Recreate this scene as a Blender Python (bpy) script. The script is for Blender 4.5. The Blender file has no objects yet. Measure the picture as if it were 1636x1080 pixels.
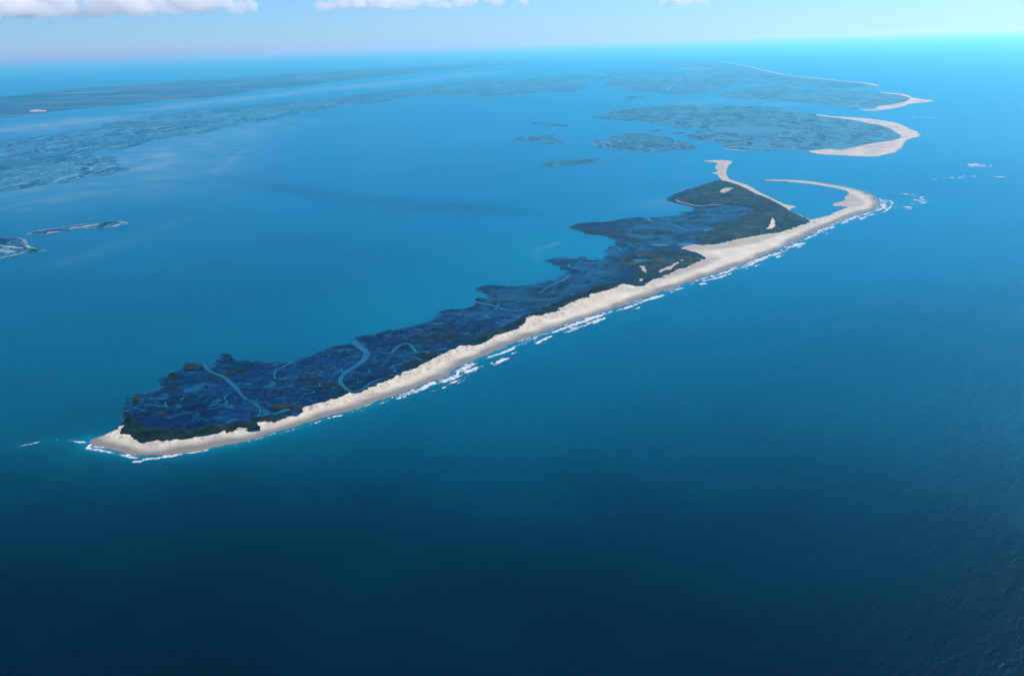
import bpy, math, random
import numpy as np
from mathutils import Matrix, Vector

# ------------------------------------------------------------------ camera
PW, PH = 1636.0, 1080.0                 # frame the outlines below were surveyed in
FPX = 1361.0
CAM_H = 1000.0
PITCH = math.radians(18.96)
ROLL = math.radians(-1.86)
sc = bpy.context.scene
COL = sc.collection
_r0 = np.array([1.0, 0, 0]); _f = np.array([0, math.cos(PITCH), -math.sin(PITCH)]); _u0 = np.array([0, math.sin(PITCH), math.cos(PITCH)])
_r = math.cos(ROLL) * _r0 + math.sin(ROLL) * _u0
_u = -math.sin(ROLL) * _r0 + math.cos(ROLL) * _u0
cam_d = bpy.data.cameras.new('camera'); cam = bpy.data.objects.new('camera', cam_d); COL.objects.link(cam)
cam_d.sensor_fit = 'HORIZONTAL'; cam_d.sensor_width = 36.0; cam_d.lens = FPX / PW * 36.0
cam_d.clip_start = 1.0; cam_d.clip_end = 1500000.0
cam.matrix_world = Matrix(((_r[0], _u[0], -_f[0], 0), (_r[1], _u[1], -_f[1], 0), (_r[2], _u[2], -_f[2], CAM_H), (0, 0, 0, 1)))
sc.camera = cam

# ------------------------------------------------------------------ world, sun, exposure
SUN_EL, SUN_AZ = 42.0, 54.0             # degrees; azimuth clockwise from the view direction (+Y)
w = bpy.data.worlds.new('World'); sc.world = w; w.use_nodes = True
nt = w.node_tree; nt.nodes.clear()
sky = nt.nodes.new('ShaderNodeTexSky'); sky.sky_type = 'NISHITA'; sky.sun_disc = False
sky.sun_elevation = math.radians(SUN_EL); sky.sun_rotation = math.radians(SUN_AZ)
sky.altitude = 1000.0; sky.air_density = 1.0; sky.dust_density = 0.45; sky.ozone_density = 2.0
tint = nt.nodes.new('ShaderNodeMix'); tint.data_type = 'RGBA'; tint.blend_type = 'MULTIPLY'; tint.inputs['Factor'].default_value = 1.0
tint.inputs['B'].default_value = (0.37, 0.63, 1.0, 1)
bg = nt.nodes.new('ShaderNodeBackground'); bg.inputs['Strength'].default_value = 0.11
wo = nt.nodes.new('ShaderNodeOutputWorld')
nt.links.new(sky.outputs['Color'], tint.inputs['A']); nt.links.new(tint.outputs['Result'], bg.inputs['Color']); nt.links.new(bg.outputs['Background'], wo.inputs['Surface'])
sd = bpy.data.lights.new('sun', 'SUN'); sd.energy = 4.6; sd.angle = math.radians(0.5); sd.color = (1.0, 0.955, 0.89)
so = bpy.data.objects.new('sun', sd); COL.objects.link(so)
_el, _az = math.radians(SUN_EL), math.radians(SUN_AZ)
sun_dir = Vector((math.sin(_az) * math.cos(_el), math.cos(_az) * math.cos(_el), math.sin(_el)))
so.rotation_euler = sun_dir.to_track_quat('Z', 'Y').to_euler(); so.location = (4000, 0, 9000)
sc.view_settings.view_transform = 'Standard'; sc.view_settings.look = 'None'
sc.view_settings.exposure = 0.45; sc.view_settings.gamma = 1.0
sc.cycles.max_bounces = 12; sc.cycles.diffuse_bounces = 2; sc.cycles.glossy_bounces = 2; sc.cycles.volume_bounces = 8
sc.cycles.transmission_bounces = 2; sc.cycles.transparent_max_bounces = 8
sc.cycles.use_denoising = True
sc.cycles.caustics_reflective = False; sc.cycles.caustics_refractive = False

HAZE_DENSITY, HAZE_COLOR, HAZE_G = 3.1e-5, (0.10, 0.69, 0.94, 1), 0.5

# ------------------------------------------------------------------ ground survey: picture points -> metres on the sea plane
TILE = 1635 / 318.0
TILES = dict(A=(120, 540), B=(400, 490), C=(660, 410), D=(860, 320), E=(1040, 240), F=(1190, 240), G=(920, 80), H=(1200, 80), I=(780, 80), J=(520, 60), K=(260, 80), L=(0, 100), M=(0, 280), P=(0, 0))
def ground(px, py):
    x = (px - PW / 2) / FPX; y = (PH / 2 - py) / FPX
    d = _f + x * _r + y * _u
    t = CAM_H / -d[2]
    return (d[0] * t, d[1] * t)
def T(s):
    """'A 115,840 200,815 B 180,450' -> list of ground points"""
    out = []; cur = 'P'
    for tok in s.split():
        if tok in TILES: cur = tok; continue
        a, b = tok.split(',')
        k = 1.0 if cur == 'P' else TILE
        out.append(ground(TILES[cur][0] + float(a) / k, TILES[cur][1] + float(b) / k))
    return np.array(out)

# ------------------------------------------------------------------ numpy helpers
def _hash(ix, iy, seed):
    h = (ix.astype(np.int64) * 374761393 + iy.astype(np.int64) * 668265263 + seed * 974634777) & 0xffffffff
    h = ((h ^ (h >> 13)) * 1274126177) & 0xffffffff
    h = ((h ^ (h >> 16)) * 2246822519) & 0xffffffff
    return ((h ^ (h >> 15)) & 0xffff) / 65535.0
def vnoise(x, y, seed=0):
    ix = np.floor(x); iy = np.floor(y); fx = x - ix; fy = y - iy
    fx = fx * fx * (3 - 2 * fx); fy = fy * fy * (3 - 2 * fy)
    a = _hash(ix, iy, seed); b = _hash(ix + 1, iy, seed); c = _hash(ix, iy + 1, seed); d = _hash(ix + 1, iy + 1, seed)
    return (a * (1 - fx) + b * fx) * (1 - fy) + (c * (1 - fx) + d * fx) * fy
def fbm(x, y, scale, seed=0, octv=4):
    """about -1..1"""
    s = 0; amp = 1; tot = 0; x = x / scale; y = y / scale
    for o in range(octv):
        s = s + amp * (vnoise(x, y, seed + o * 17) * 2 - 1); tot += amp; amp *= 0.55
        x, y = x * 1.6 - y * 1.2 + 7.3, x * 1.2 + y * 1.6 - 3.1
    return s / tot * 1.6
def seg_dist(X, Y, P, Q):
    dx, dy = Q[0] - P[0], Q[1] - P[1]; L = dx * dx + dy * dy + 1e-9
    t = np.clip(((X - P[0]) * dx + (Y - P[1]) * dy) / L, 0, 1)
    return np.hypot(X - P[0] - t * dx, Y - P[1] - t * dy), t
def line_dist(X, Y, pts):
    d = np.full(X.shape, 1e9)
    for i in range(len(pts) - 1):
        d = np.minimum(d, seg_dist(X, Y, pts[i], pts[i + 1])[0])
    return d
def stroke(X, Y, pts, widths):
    """half width minus distance, width varying along the line"""
    pts = np.array(pts)
    if np.isscalar(widths): widths = [widths] * len(pts)
    if len(widths) != len(pts): widths = np.interp(np.linspace(0, 1, len(pts)), np.linspace(0, 1, len(widths)), widths)
    f = np.full(X.shape, -1e9); pad = max(widths) * 1.5 + 30
    box = (X > pts[:, 0].min() - pad) & (X < pts[:, 0].max() + pad) & (Y > pts[:, 1].min() - pad) & (Y < pts[:, 1].max() + pad)
    x, y = X[box], Y[box]; fb = np.full(x.shape, -1e9)
    for i in range(len(pts) - 1):
        d, t = seg_dist(x, y, pts[i], pts[i + 1])
        fb = np.maximum(fb, (widths[i] * (1 - t) + widths[i + 1] * t) / 2 - d)
    f[box] = fb
    return f
def sdf(X, Y, poly, pad=None):
    """positive inside; with pad only worked out near the outline"""
    if pad:
        poly = np.array(poly); f = np.full(X.shape, -1e9)
        box = (X > poly[:, 0].min() - pad) & (X < poly[:, 0].max() + pad) & (Y > poly[:, 1].min() - pad) & (Y < poly[:, 1].max() + pad)
        f[box] = sdf(X[box], Y[box], poly); return f
    d = np.full(X.shape, 1e9); ins = np.zeros(X.shape, bool); n = len(poly)
    for i in range(n):
        P, Q = poly[i], poly[(i + 1) % n]
        d = np.minimum(d, seg_dist(X, Y, P, Q)[0])
        if P[1] != Q[1]:
            c = ((P[1] > Y) != (Q[1] > Y)) & (X < (Q[0] - P[0]) * (Y - P[1]) / (Q[1] - P[1]) + P[0])
            ins ^= c
    return np.where(ins, d, -d)
def smooth(pts, it=2, closed=False):
    p = np.array(pts)
    for _ in range(it):
        q = np.roll(p, -1, 0) if closed else p[1:]
        a = p if closed else p[:-1]
        n = np.empty((2 * len(a), 2)); n[0::2] = a * .75 + q * .25; n[1::2] = a * .25 + q * .75
        p = n if closed else np.vstack([p[:1], n, p[-1:]])
    return p
def smoothw(ws, it=2):
    p = np.array(ws, float)
    for _ in range(it):
        a, q = p[:-1], p[1:]; n = np.empty(2 * len(a)); n[0::2] = a * .75 + q * .25; n[1::2] = a * .25 + q * .75
        p = np.concatenate([p[:1], n, p[-1:]])
    return p
class Grid:
    """rectangular lattice on the ground, turned so that its first axis follows a thing's long side"""
    def __init__(s, pts, step, margin=30.0, angle=None, step2=None):
        pts = np.array(pts)
        if angle is None:
            c = pts - pts.mean(0); ev, V = np.linalg.eigh(c.T @ c); a = V[:, 1]; angle = math.atan2(a[1], a[0])
        ca, sa = math.cos(angle), math.sin(angle)
        u = pts[:, 0] * ca + pts[:, 1] * sa; v = -pts[:, 0] * sa + pts[:, 1] * ca
        us = np.arange(u.min() - margin, u.max() + margin, step); vs = np.arange(v.min() - margin, v.max() + margin, step2 or step)
        s.U, s.V = np.meshgrid(us, vs)
        s.X = s.U * ca - s.V * sa; s.Y = s.U * sa + s.V * ca
def clip_mesh(name, g, F, Z, mat, attrs=None, origin=(0, 0)):
    """mesh of the part of lattice g where F > 0, cut along the zero line"""
    ny, nx = g.X.shape
    idx = np.arange(nx * ny).reshape(ny, nx)
    q = np.stack([idx[:-1, :-1], idx[:-1, 1:], idx[1:, 1:], idx[1:, :-1]], -1).reshape(-1, 4)
    f = F.ravel(); inside = f > 0
    cnt = inside[q].sum(1)
    full = q[cnt == 4]; mix = q[(cnt > 0) & (cnt < 4)]
    tris = np.concatenate([mix[:, [0, 1, 2]], mix[:, [0, 2, 3]]]) if len(mix) else np.zeros((0, 3), int)
    tc = inside[tris].sum(1) if len(tris) else np.zeros(0, int)
    t_full = tris[tc == 3]
    base = [g.X.ravel(), g.Y.ravel(), Z.ravel()] + [a.ravel() for a in (attrs or {}).values()]
    N = nx * ny; ekeys = []
    def rot(t, want):
        m = inside[t] == want; k = m.argmax(1)
        r = np.arange(len(t)); return np.stack([t[r, k], t[r, (k + 1) % 3], t[r, (k + 2) % 3]], 1)
    def ekey(a, b): return np.minimum(a, b) * N + np.maximum(a, b)
    t1 = rot(tris[tc == 1], True) if len(tris) else tris; t2 = rot(tris[tc == 2], False) if len(tris) else tris
    keys = np.concatenate([ekey(t1[:, 0], t1[:, 1]), ekey(t1[:, 0], t1[:, 2]), ekey(t2[:, 0], t2[:, 1]), ekey(t2[:, 0], t2[:, 2])])
    uk, inv = np.unique(keys, return_inverse=True)
    a, b = uk // N, uk % N
    tt = f[a] / (f[a] - f[b] + 1e-12); tt = np.clip(tt, 0.002, 0.998)
    allv = [np.concatenate([c, c[a] * (1 - tt) + c[b] * tt]) for c in base]
    n1, n2 = len(t1), len(t2); inv = inv + N
    e1, e2, e3, e4 = inv[:n1], inv[n1:2 * n1], inv[2 * n1:2 * n1 + n2], inv[2 * n1 + n2:]
    T3 = np.concatenate([t_full, np.stack([t1[:, 0], e1, e2], 1)]); Q4 = np.concatenate([full, np.stack([e3, t2[:, 1], t2[:, 2], e4], 1)])
    if len(T3) + len(Q4) == 0: return None
    used = np.zeros(len(allv[0]), bool); used[T3.ravel()] = True; used[Q4.ravel()] = True
    remap = np.cumsum(used) - 1
    cols = [c[used] for c in allv]; T3 = remap[T3]; Q4 = remap[Q4]
    co = np.stack([cols[0] - origin[0], cols[1] - origin[1], cols[2]], 1)
    me = raw_mesh(name, co, T3, Q4)
    for k, c in zip((attrs or {}).keys(), cols[3:]):
        at = me.attributes.new(k, 'FLOAT', 'POINT'); at.data.foreach_set('value', c.astype(np.float32))
    me.materials.append(mat)
    return me
def raw_mesh(name, co, T3, Q4):
    me = bpy.data.meshes.new(name)
    me.vertices.add(len(co)); me.vertices.foreach_set('co', co.astype(np.float32).ravel())
    nl = 3 * len(T3) + 4 * len(Q4)
    me.loops.add(nl); me.loops.foreach_set('vertex_index', np.concatenate([T3.ravel(), Q4.ravel()]).astype(np.int32))
    me.polygons.add(len(T3) + len(Q4))
    st = np.concatenate([np.arange(len(T3)) * 3, 3 * len(T3) + np.arange(len(Q4)) * 4]).astype(np.int32)
    me.polygons.foreach_set('loop_start', st)
    me.polygons.foreach_set('use_smooth', np.ones(len(st), bool))
    me.update(calc_edges=True); me.validate()
    return me
def link(name, me, parent=None):
    if me is None: return None
    o = bpy.data.objects.new(name, me); COL.objects.link(o)
    if parent is not None: o.parent = parent
    return o
def thing(name, label, cat, loc, group=None):
    o = bpy.data.objects.new(name, None); COL.objects.link(o); o.location = (loc[0], loc[1], 0)
    o.empty_display_size = 50; o['label'] = label; o['category'] = cat
    if group: o['group'] = group
    return o
def tag(o, label=None, cat=None, group=None, kind=None):
    if label: o['label'] = label
    if cat: o['category'] = cat
    if group: o['group'] = group
    if kind: o['kind'] = kind
    return o

# ------------------------------------------------------------------ materials
class NT:
    def __init__(s, name):
        s.m = bpy.data.materials.new(name); s.m.use_nodes = True; s.t = s.m.node_tree; s.t.nodes.clear()
        s.out = s.n('ShaderNodeOutputMaterial'); s.geo = s.n('ShaderNodeNewGeometry')
        s.pos = s.geo.outputs['Position']
    def n(s, k): return s.t.nodes.new(k)
    def l(s, a, b): s.t.links.new(a, b)
    def noise(s, scale_m, detail=3, rough=0.55, dist=0.0, stretch=None, rot=0.0):
        n = s.n('ShaderNodeTexNoise'); n.inputs['Scale'].default_value = 1.0; n.inputs['Detail'].default_value = detail
        n.inputs['Roughness'].default_value = rough; n.inputs['Distortion'].default_value = dist
        mp = s.n('ShaderNodeMapping'); mp.vector_type = 'TEXTURE'; st = stretch or (1, 1)
        mp.inputs['Scale'].default_value = (scale_m * st[0], scale_m * st[1], scale_m); mp.inputs['Rotation'].default_value = (0, 0, rot)
        s.l(s.pos, mp.inputs['Vector']); s.l(mp.outputs['Vector'], n.inputs['Vector'])
        return n.outputs['Fac']
    def attr(s, name):
        a = s.n('ShaderNodeAttribute'); a.attribute_name = name; return a.outputs['Fac']
    def math(s, op, a, b=None, c=None, clamp=False):
        m = s.n('ShaderNodeMath'); m.operation = op; m.use_clamp = clamp
        for i, v in enumerate((a, b, c)):
            if v is None: continue
            if hasattr(v, 'is_output'): s.l(v, m.inputs[i])
            else: m.inputs[i].default_value = v
        return m.outputs[0]
    def ramp(s, v, lo, hi, a=0.0, b=1.0):
        r = s.n('ShaderNodeMapRange'); r.clamp = True; r.interpolation_type = 'SMOOTHSTEP'
        r.inputs['From Min'].default_value = lo; r.inputs['From Max'].default_value = hi; r.inputs['To Min'].default_value = a; r.inputs['To Max'].default_value = b
        s.l(v, r.inputs['Value']); return r.outputs['Result']
    def mix(s, fac, a, b):
        m = s.n('ShaderNodeMix'); m.data_type = 'RGBA'
        if hasattr(fac, 'is_output'): s.l(fac, m.inputs['Factor'])
        else: m.inputs['Factor'].default_value = fac
        for k, v in (('A', a), ('B', b)):
            if hasattr(v, 'is_output'): s.l(v, m.inputs[k])
            else: m.inputs[k].default_value = (*v, 1)
        return m.outputs['Result']
    def bump(s, h, strength, dist):
        b = s.n('ShaderNodeBump'); b.inputs['Strength'].default_value = strength; b.inputs['Distance'].default_value = dist
        s.l(h, b.inputs['Height']); return b.outputs['Normal']
    def bsdf(s, color, rough=0.9, spec=0.2, ior=None, normal=None, stint=None):
        p = s.n('ShaderNodeBsdfPrincipled')
        if hasattr(color, 'is_output'): s.l(color, p.inputs['Base Color'])
        else: p.inputs['Base Color'].default_value = (*color, 1)
        if hasattr(rough, 'is_output'): s.l(rough, p.inputs['Roughness'])
        else: p.inputs['Roughness'].default_value = rough
        p.inputs['Specular IOR Level'].default_value = spec
        if stint: p.inputs['Specular Tint'].default_value = (*stint, 1)
        if ior: p.inputs['IOR'].default_value = ior
        if normal is not None: s.l(normal, p.inputs['Normal'])
        s.l(p.outputs[0], s.out.inputs['Surface']); return s.m

NEAR_DARK, FAR_LIGHT, SHOAL, SILT = (0.0, 0.0012, 0.004), (0.0, 0.124, 0.225), (0.001, 0.146, 0.210), (0.30, 0.37, 0.32)  # first two colours are the ends of the painted light falloff on the water
def water_color(k, painted_tone, shallow, silt):
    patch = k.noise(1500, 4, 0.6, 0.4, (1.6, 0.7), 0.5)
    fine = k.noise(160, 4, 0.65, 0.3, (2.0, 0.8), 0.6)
    c = k.mix(k.ramp(patch, 0.35, 0.7), NEAR_DARK, tuple(v * 1.25 for v in NEAR_DARK))
    c = k.mix(k.math('MULTIPLY', k.math('MULTIPLY', painted_tone, k.ramp(patch, 0.38, 0.62, 0.93, 1.07)), k.ramp(k.noise(13, 4, 0.7, 0.2, (1.0, 2.0), -0.9), 0.35, 0.65, 0.86, 1.14), clamp=True), c, FAR_LIGHT)
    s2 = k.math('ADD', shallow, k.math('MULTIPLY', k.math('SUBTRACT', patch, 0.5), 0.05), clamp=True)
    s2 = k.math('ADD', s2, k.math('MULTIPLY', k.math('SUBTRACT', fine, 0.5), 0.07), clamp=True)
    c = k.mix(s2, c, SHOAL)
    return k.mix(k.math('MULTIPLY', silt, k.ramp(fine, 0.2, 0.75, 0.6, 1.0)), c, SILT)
def make_sea():
    k = NT('sea_water')
    c = water_color(k, k.attr('painted_tone'), k.attr('shallow'), k.attr('silt'))
    h = k.math('ADD', k.math('MULTIPLY', k.noise(9, 3, 0.6, 0.2, (1.0, 2.4), -0.9), 0.6), k.math('MULTIPLY', k.noise(46, 3, 0.6, 0.3, (0.8, 2.2), -0.8), 1.6))
    nrm = k.bump(h, 0.9, 1.3)
    df = k.n('ShaderNodeBsdfDiffuse'); gl = k.n('ShaderNodeBsdfGlossy'); fr = k.n('ShaderNodeFresnel'); mx = k.n('ShaderNodeMixShader')
    k.l(c, df.inputs['Color']); gl.inputs['Color'].default_value = (0.42, 0.84, 1.0, 1); gl.inputs['Roughness'].default_value = 0.22
    fr.inputs['IOR'].default_value = 1.333
    for n_ in (df, gl): k.l(nrm, n_.inputs['Normal'])
    k.l(k.math('MINIMUM', k.math('MULTIPLY', fr.outputs[0], 0.62), 0.34), mx.inputs[0])    # ruffled water mirrors less than a flat sheet
    k.l(df.outputs[0], mx.inputs[1]); k.l(gl.outputs[0], mx.inputs[2]); k.l(mx.outputs[0], k.out.inputs['Surface'])
    return k.m
def make_creek():
    k = NT('creek_water')
    fine = k.noise(60, 3)
    c = k.mix(k.ramp(fine, 0.3, 0.7), (0.002, 0.062, 0.112), (0.005, 0.080, 0.138))
    return k.bsdf(c, 0.3, 0.5, 1.333)
def make_sand():
    k = NT('sand')
    big = k.noise(70, 4, 0.6); fine = k.noise(7, 3, 0.7); tuft = k.noise(11, 2, 0.7, 0.6)
    c = k.mix(k.ramp(big, 0.3, 0.7), (0.44, 0.42, 0.335), (0.55, 0.53, 0.43))
    c = k.mix(k.ramp(fine, 0.25, 0.8, 0.0, 0.35), c, (0.34, 0.31, 0.255))
    dune = k.attr('dune')
    streak = k.noise(34, 5, 0.65, 0.8, (3.0, 0.6), 1.75)
    c = k.mix(k.math('MULTIPLY', dune, k.ramp(streak, 0.42, 0.62, 0.0, 0.5)), c, (0.33, 0.285, 0.22))
    g = k.math('MULTIPLY', k.ramp(tuft, 0.55, 0.63), k.math('ADD', k.math('MULTIPLY', dune, 0.75), 0.0), clamp=True)
    c = k.mix(g, c, (0.10, 0.10, 0.06))
    mud = k.attr('mud')
    c = k.mix(k.math('MULTIPLY', mud, k.ramp(big, 0.25, 0.65, 0.55, 1.0)), c, (0.29, 0.27, 0.225))
    wet = k.attr('wet')
    c = k.mix(wet, c, (0.15, 0.15, 0.14))
    return k.bsdf(c, 0.9, 0.15, None, k.bump(k.noise(14, 4, 0.6), 0.7, 2.0))
def make_marsh(name, base, alt, dark, water, cscale, cw, wet_amount, green=(0.02, 0.035, 0.02), greenamt=0.6, st=(1, 1)):
    k = NT(name)
    n1 = k.noise(cscale * 3.2, 5, 0.6, 0.6, st); n2 = k.noise(cscale * 1.2, 5, 0.65, 1.0, st); n3 = k.noise(cscale * 0.4, 4, 0.7, 0.4, st)
    c = k.mix(k.ramp(n1, 0.42, 0.58), base, alt)
    c = k.mix(k.ramp(n2, 0.49, 0.60, 0.0, 0.85), c, dark)
    c = k.mix(k.math('MULTIPLY', k.ramp(k.noise(cscale * 2.1, 4, 0.6, 0.5, st), 0.55, 0.63), greenamt), c, green)
    c = k.mix(k.ramp(n3, 0.50, 0.62, 0.0, 0.55), c, alt)
    c = k.mix(k.ramp(k.noise(cscale * 0.25, 4, 0.7, 0.5, st), 0.50, 0.64, 0.0, 0.4), c, dark)
    # thread-like runnels: thin bands along a level line of a winding noise
    run = None
    for sc_, w_ in ((1.0, cw), (0.55, cw * 1.3)):
        lv = k.noise(cscale * sc_, 2, 0.5, 1.2, st)
        r = k.ramp(k.math('ABSOLUTE', k.math('SUBTRACT', lv, 0.5)), w_ * 0.35, w_, 1.0, 0.0)
        r = k.math('MULTIPLY', r, k.ramp(n1 if sc_ == 1.0 else n2, 0.43, 0.55, 0.05, 1.0))
        run = r if run is None else k.math('MAXIMUM', run, r)
    pool = k.ramp(k.noise(cscale * 0.7, 4, 0.7, 0.8, st), 0.575, 0.61)
    wt = k.math('MULTIPLY', k.math('MAXIMUM', run, pool), wet_amount, clamp=True)
    w2 = k.attr('wet')
    wt = k.math('MAXIMUM', wt, k.math('MULTIPLY', w2, k.ramp(n2, 0.54, 0.44)), clamp=True)
    wt = k.math('MAXIMUM', wt, k.math('MULTIPLY', w2, k.ramp(n3, 0.56, 0.62)), clamp=True)
    c = k.mix(wt, c, water)
    return k.bsdf(c, 0.8, 0.05, None, k.bump(k.noise(9, 3, 0.6), 0.5, 0.8))
def make_thicket():
    k = NT('thicket_leaves')
    n1 = k.noise(45, 4, 0.6); n2 = k.noise(9, 3, 0.7); n3 = k.noise(130, 5, 0.65, 0.8)
    dry = k.attr('dry')
    c = k.mix(k.ramp(n1, 0.42, 0.6), (0.001, 0.006, 0.004), (0.007, 0.016, 0.009))
    d = k.mix(k.ramp(n1, 0.42, 0.6), (0.004, 0.016, 0.026), (0.022, 0.040, 0.046))
    c = k.mix(dry, c, d)
    c = k.mix(k.math('MULTIPLY', k.ramp(n2, 0.52, 0.64, 0.0, 0.7), k.math('ADD', dry, 0.12)), c, (0.075, 0.078, 0.060))
    c = k.mix(k.math('MULTIPLY', k.ramp(n3, 0.47, 0.38, 0.0, 0.8), dry, clamp=True), c, (0.060, 0.066, 0.055))
    c = k.mix(k.math('MULTIPLY', k.ramp(n3, 0.50, 0.60, 0.0, 0.8), dry, clamp=True), c, (0.003, 0.020, 0.038))
    c = k.mix(k.math('MULTIPLY', k.ramp(k.noise(70, 4, 0.7, 1.0, (0.6, 1.8)), 0.57, 0.62, 0.0, 0.6), dry, clamp=True), c, (0.02, 0.10, 0.14))
    return k.bsdf(c, 0.95, 0.05, None, k.bump(k.noise(5, 3, 0.7), 0.9, 2.5))
def make_foam():
    k = NT('sea_foam')
    n = k.noise(7, 4, 0.7); a = k.attr('lace'); n2 = k.noise(3.2, 3, 0.7)
    c = k.mix(k.ramp(n, 0.4, 0.6), (0.33, 0.40, 0.43), (0.55, 0.58, 0.59))
    k.bsdf(c, 0.9, 0.2, None, k.bump(n, 0.6, 1.0))
    p = k.out.inputs['Surface'].links[0].from_socket
    tr = k.n('ShaderNodeBsdfTransparent'); mx = k.n('ShaderNodeMixShader')
    cover = k.math('ADD', k.math('SUBTRACT', 1.0, k.math('MULTIPLY', a, 1.15)), k.math('MULTIPLY', k.math('SUBTRACT', n, 0.5), 2.2))
    k.l(k.ramp(cover, 0.0, 0.75), mx.inputs[0]); k.l(tr.outputs[0], mx.inputs[1]); k.l(p, mx.inputs[2]); k.l(mx.outputs[0], k.out.inputs['Surface'])
    return k.m
def make_mainland():
    k = NT('mainland_fields')
    n1 = k.noise(1500, 3, 0.5, 0.2, (2.4, 0.8), 0.15); n2 = k.noise(420, 3, 0.6)
    c = k.mix(k.ramp(n2, 0.44, 0.56), (0.005, 0.030, 0.066), (0.02, 0.058, 0.082))
    c = k.mix(k.ramp(n1, 0.54, 0.64, 0.0, 0.4), c, (0.17, 0.18, 0.13))
    return k.bsdf(c, 0.95, 0.1)
def make_cloud():
    m = bpy.data.materials.new('cloud_vapour'); m.use_nodes = True; t = m.node_tree; t.nodes.clear()
    o = t.nodes.new('ShaderNodeOutputMaterial'); v = t.nodes.new('ShaderNodeVolumePrincipled')
    v.inputs['Color'].default_value = (0.94, 0.98, 1, 1); v.inputs['Density'].default_value = 0.0019; v.inputs['Anisotropy'].default_value = 0.2
    v.inputs['Absorption Color'].default_value = (1, 1, 1, 1)
    t.links.new(v.outputs[0], o.inputs['Volume']); return m
M_SEA, M_CREEK, M_SAND, M_THICK, M_FOAM, M_LAND, M_CLOUD = make_sea(), make_creek(), make_sand(), make_thicket(), make_foam(), make_mainland(), make_cloud()
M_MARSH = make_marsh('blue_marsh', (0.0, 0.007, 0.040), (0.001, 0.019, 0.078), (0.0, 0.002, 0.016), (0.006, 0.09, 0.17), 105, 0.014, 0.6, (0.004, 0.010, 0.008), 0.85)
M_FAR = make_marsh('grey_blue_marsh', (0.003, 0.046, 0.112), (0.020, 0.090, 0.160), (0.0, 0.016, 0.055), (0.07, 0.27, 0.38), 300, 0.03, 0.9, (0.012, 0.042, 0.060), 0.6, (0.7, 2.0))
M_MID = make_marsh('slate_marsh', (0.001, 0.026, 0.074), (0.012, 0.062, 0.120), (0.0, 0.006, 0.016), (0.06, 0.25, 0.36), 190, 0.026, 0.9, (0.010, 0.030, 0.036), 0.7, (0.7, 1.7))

# ------------------------------------------------------------------ the main barrier island
BAY_SIDE = """A 115,840 200,815 300,770 375,735 365,690 368,640 385,600 400,570 400,520 430,490 520,455 620,435 690,415 705,380 680,335 740,305 800,270 880,225 900,205
1000,200 1055,205 1075,235 1105,240 1150,200 1195,165 1205,128 1280,128 1290,165 1330,185 1440,185 1560,190 B 180,450 290,458 330,452 420,415 520,385 640,350 720,315 820,310 845,285 840,250
960,235 1090,205 1160,185 1230,180 1340,155 1440,135 1500,110 1510,80 1560,60 C 190,468 260,440 330,430 420,430 500,402 520,385 500,365 520,340 590,345 640,335 580,300 495,272 560,240 700,235
800,250 960,240 1050,225 1150,195 1230,165 1262,150 1240,110 1180,90 1170,70 1110,45 1140,20 1240,10 D 300,475 400,478 440,495 520,500 560,465 545,430 610,395 650,345 580,305 500,287 430,287 330,247 245,230
270,210 380,180 560,180 700,155 850,140 900,150 1000,145 1140,130 E 250,520 340,500 385,472 300,457 200,435 110,408 150,380 240,345 330,315 440,285 500,262 560,250"""
SPIT_HEAD = "E 575,240 545,212 550,200 490,190 540,183 548,165 520,150 545,118 540,104 415,92 520,82 620,85 680,95 650,115 625,145 620,200 640,240 720,265 800,290 870,335 950,375 1040,420 1110,450 1210,465 1130,487 1200,522 1300,568"
HOOK = """F 550,572 620,550 700,535 740,510 800,490 850,470 780,466 725,455 718,440 800,425 830,408 808,380 872,358 830,335 720,305 600,290 470,270 300,258 120,250 160,240 400,245 560,258 700,280
830,300 930,325 1030,355 1085,390 1112,425 1105,455 1060,490 960,516"""
OCEAN = """F 860,550 800,575 700,615 600,660 480,715 330,790 200,845 80,900 E 700,955 500,1020 D 900,790 780,835 640,885 500,925 380,970 250,1015 C 1050,625 900,680 750,740 600,805 450,870 300,945
B 1635,560 1500,610 1350,665 1200,720 1050,770 900,830 750,870 600,905 450,960 300,1005 A 1635,775 1500,820 1350,860 1200,890 1050,920 900,945 750,960 600,965 500,960 430,945 330,925 250,905 160,890"""
SAND_IN = """A 375,735 375,765 370,800 430,830 480,862 530,858 600,850 700,858 760,882 850,855 950,825 1050,800 1150,795 1280,785 1350,770 1400,770 1490,765 1530,750 1510,715 1540,700 1600,712 B 200,975 230,935
290,900 350,910 390,880 450,840 560,800 680,770 800,725 880,715 940,690 1050,640 1170,575 1250,560 1310,530 1400,475 1520,430 C 290,790 380,750 480,745 600,705 680,660 760,640 830,600 910,550 960,500
1000,480 1100,475 1200,450 1180,430 1260,410 1350,370 1440,335 D 400,790 520,755 610,735 680,690 730,690 800,715 850,715 900,672 1050,625 1200,560 1330,510 1400,470 1330,440 1230,420 1160,395 1250,375
1350,370 1450,370 1560,345 E 650,752 780,730 850,710 960,700 1080,675 1180,645 1280,610 1318,578"""
SPIT_IN = "E 1295,572 1200,528 1120,488 1040,436 950,392 860,360 800,328 720,288 640,264 580,247"
outline = np.vstack([T(BAY_SIDE), T(SPIT_HEAD), T(HOOK), T(OCEAN)])
ocean_line = np.vstack([T("F 120,250 160,240 400,245 560,258 700,280 830,300 930,325 1030,355 1085,390 1112,425 1105,455 1060,490 960,516"), T(OCEAN), T("A 115,840")])
ocean_beach = np.vstack([T("F 1112,425 1105,455 1060,490 960,516"), T(OCEAN)])
def off(pts, dx, dy): return np.array(pts) + np.array([dx, dy])
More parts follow.
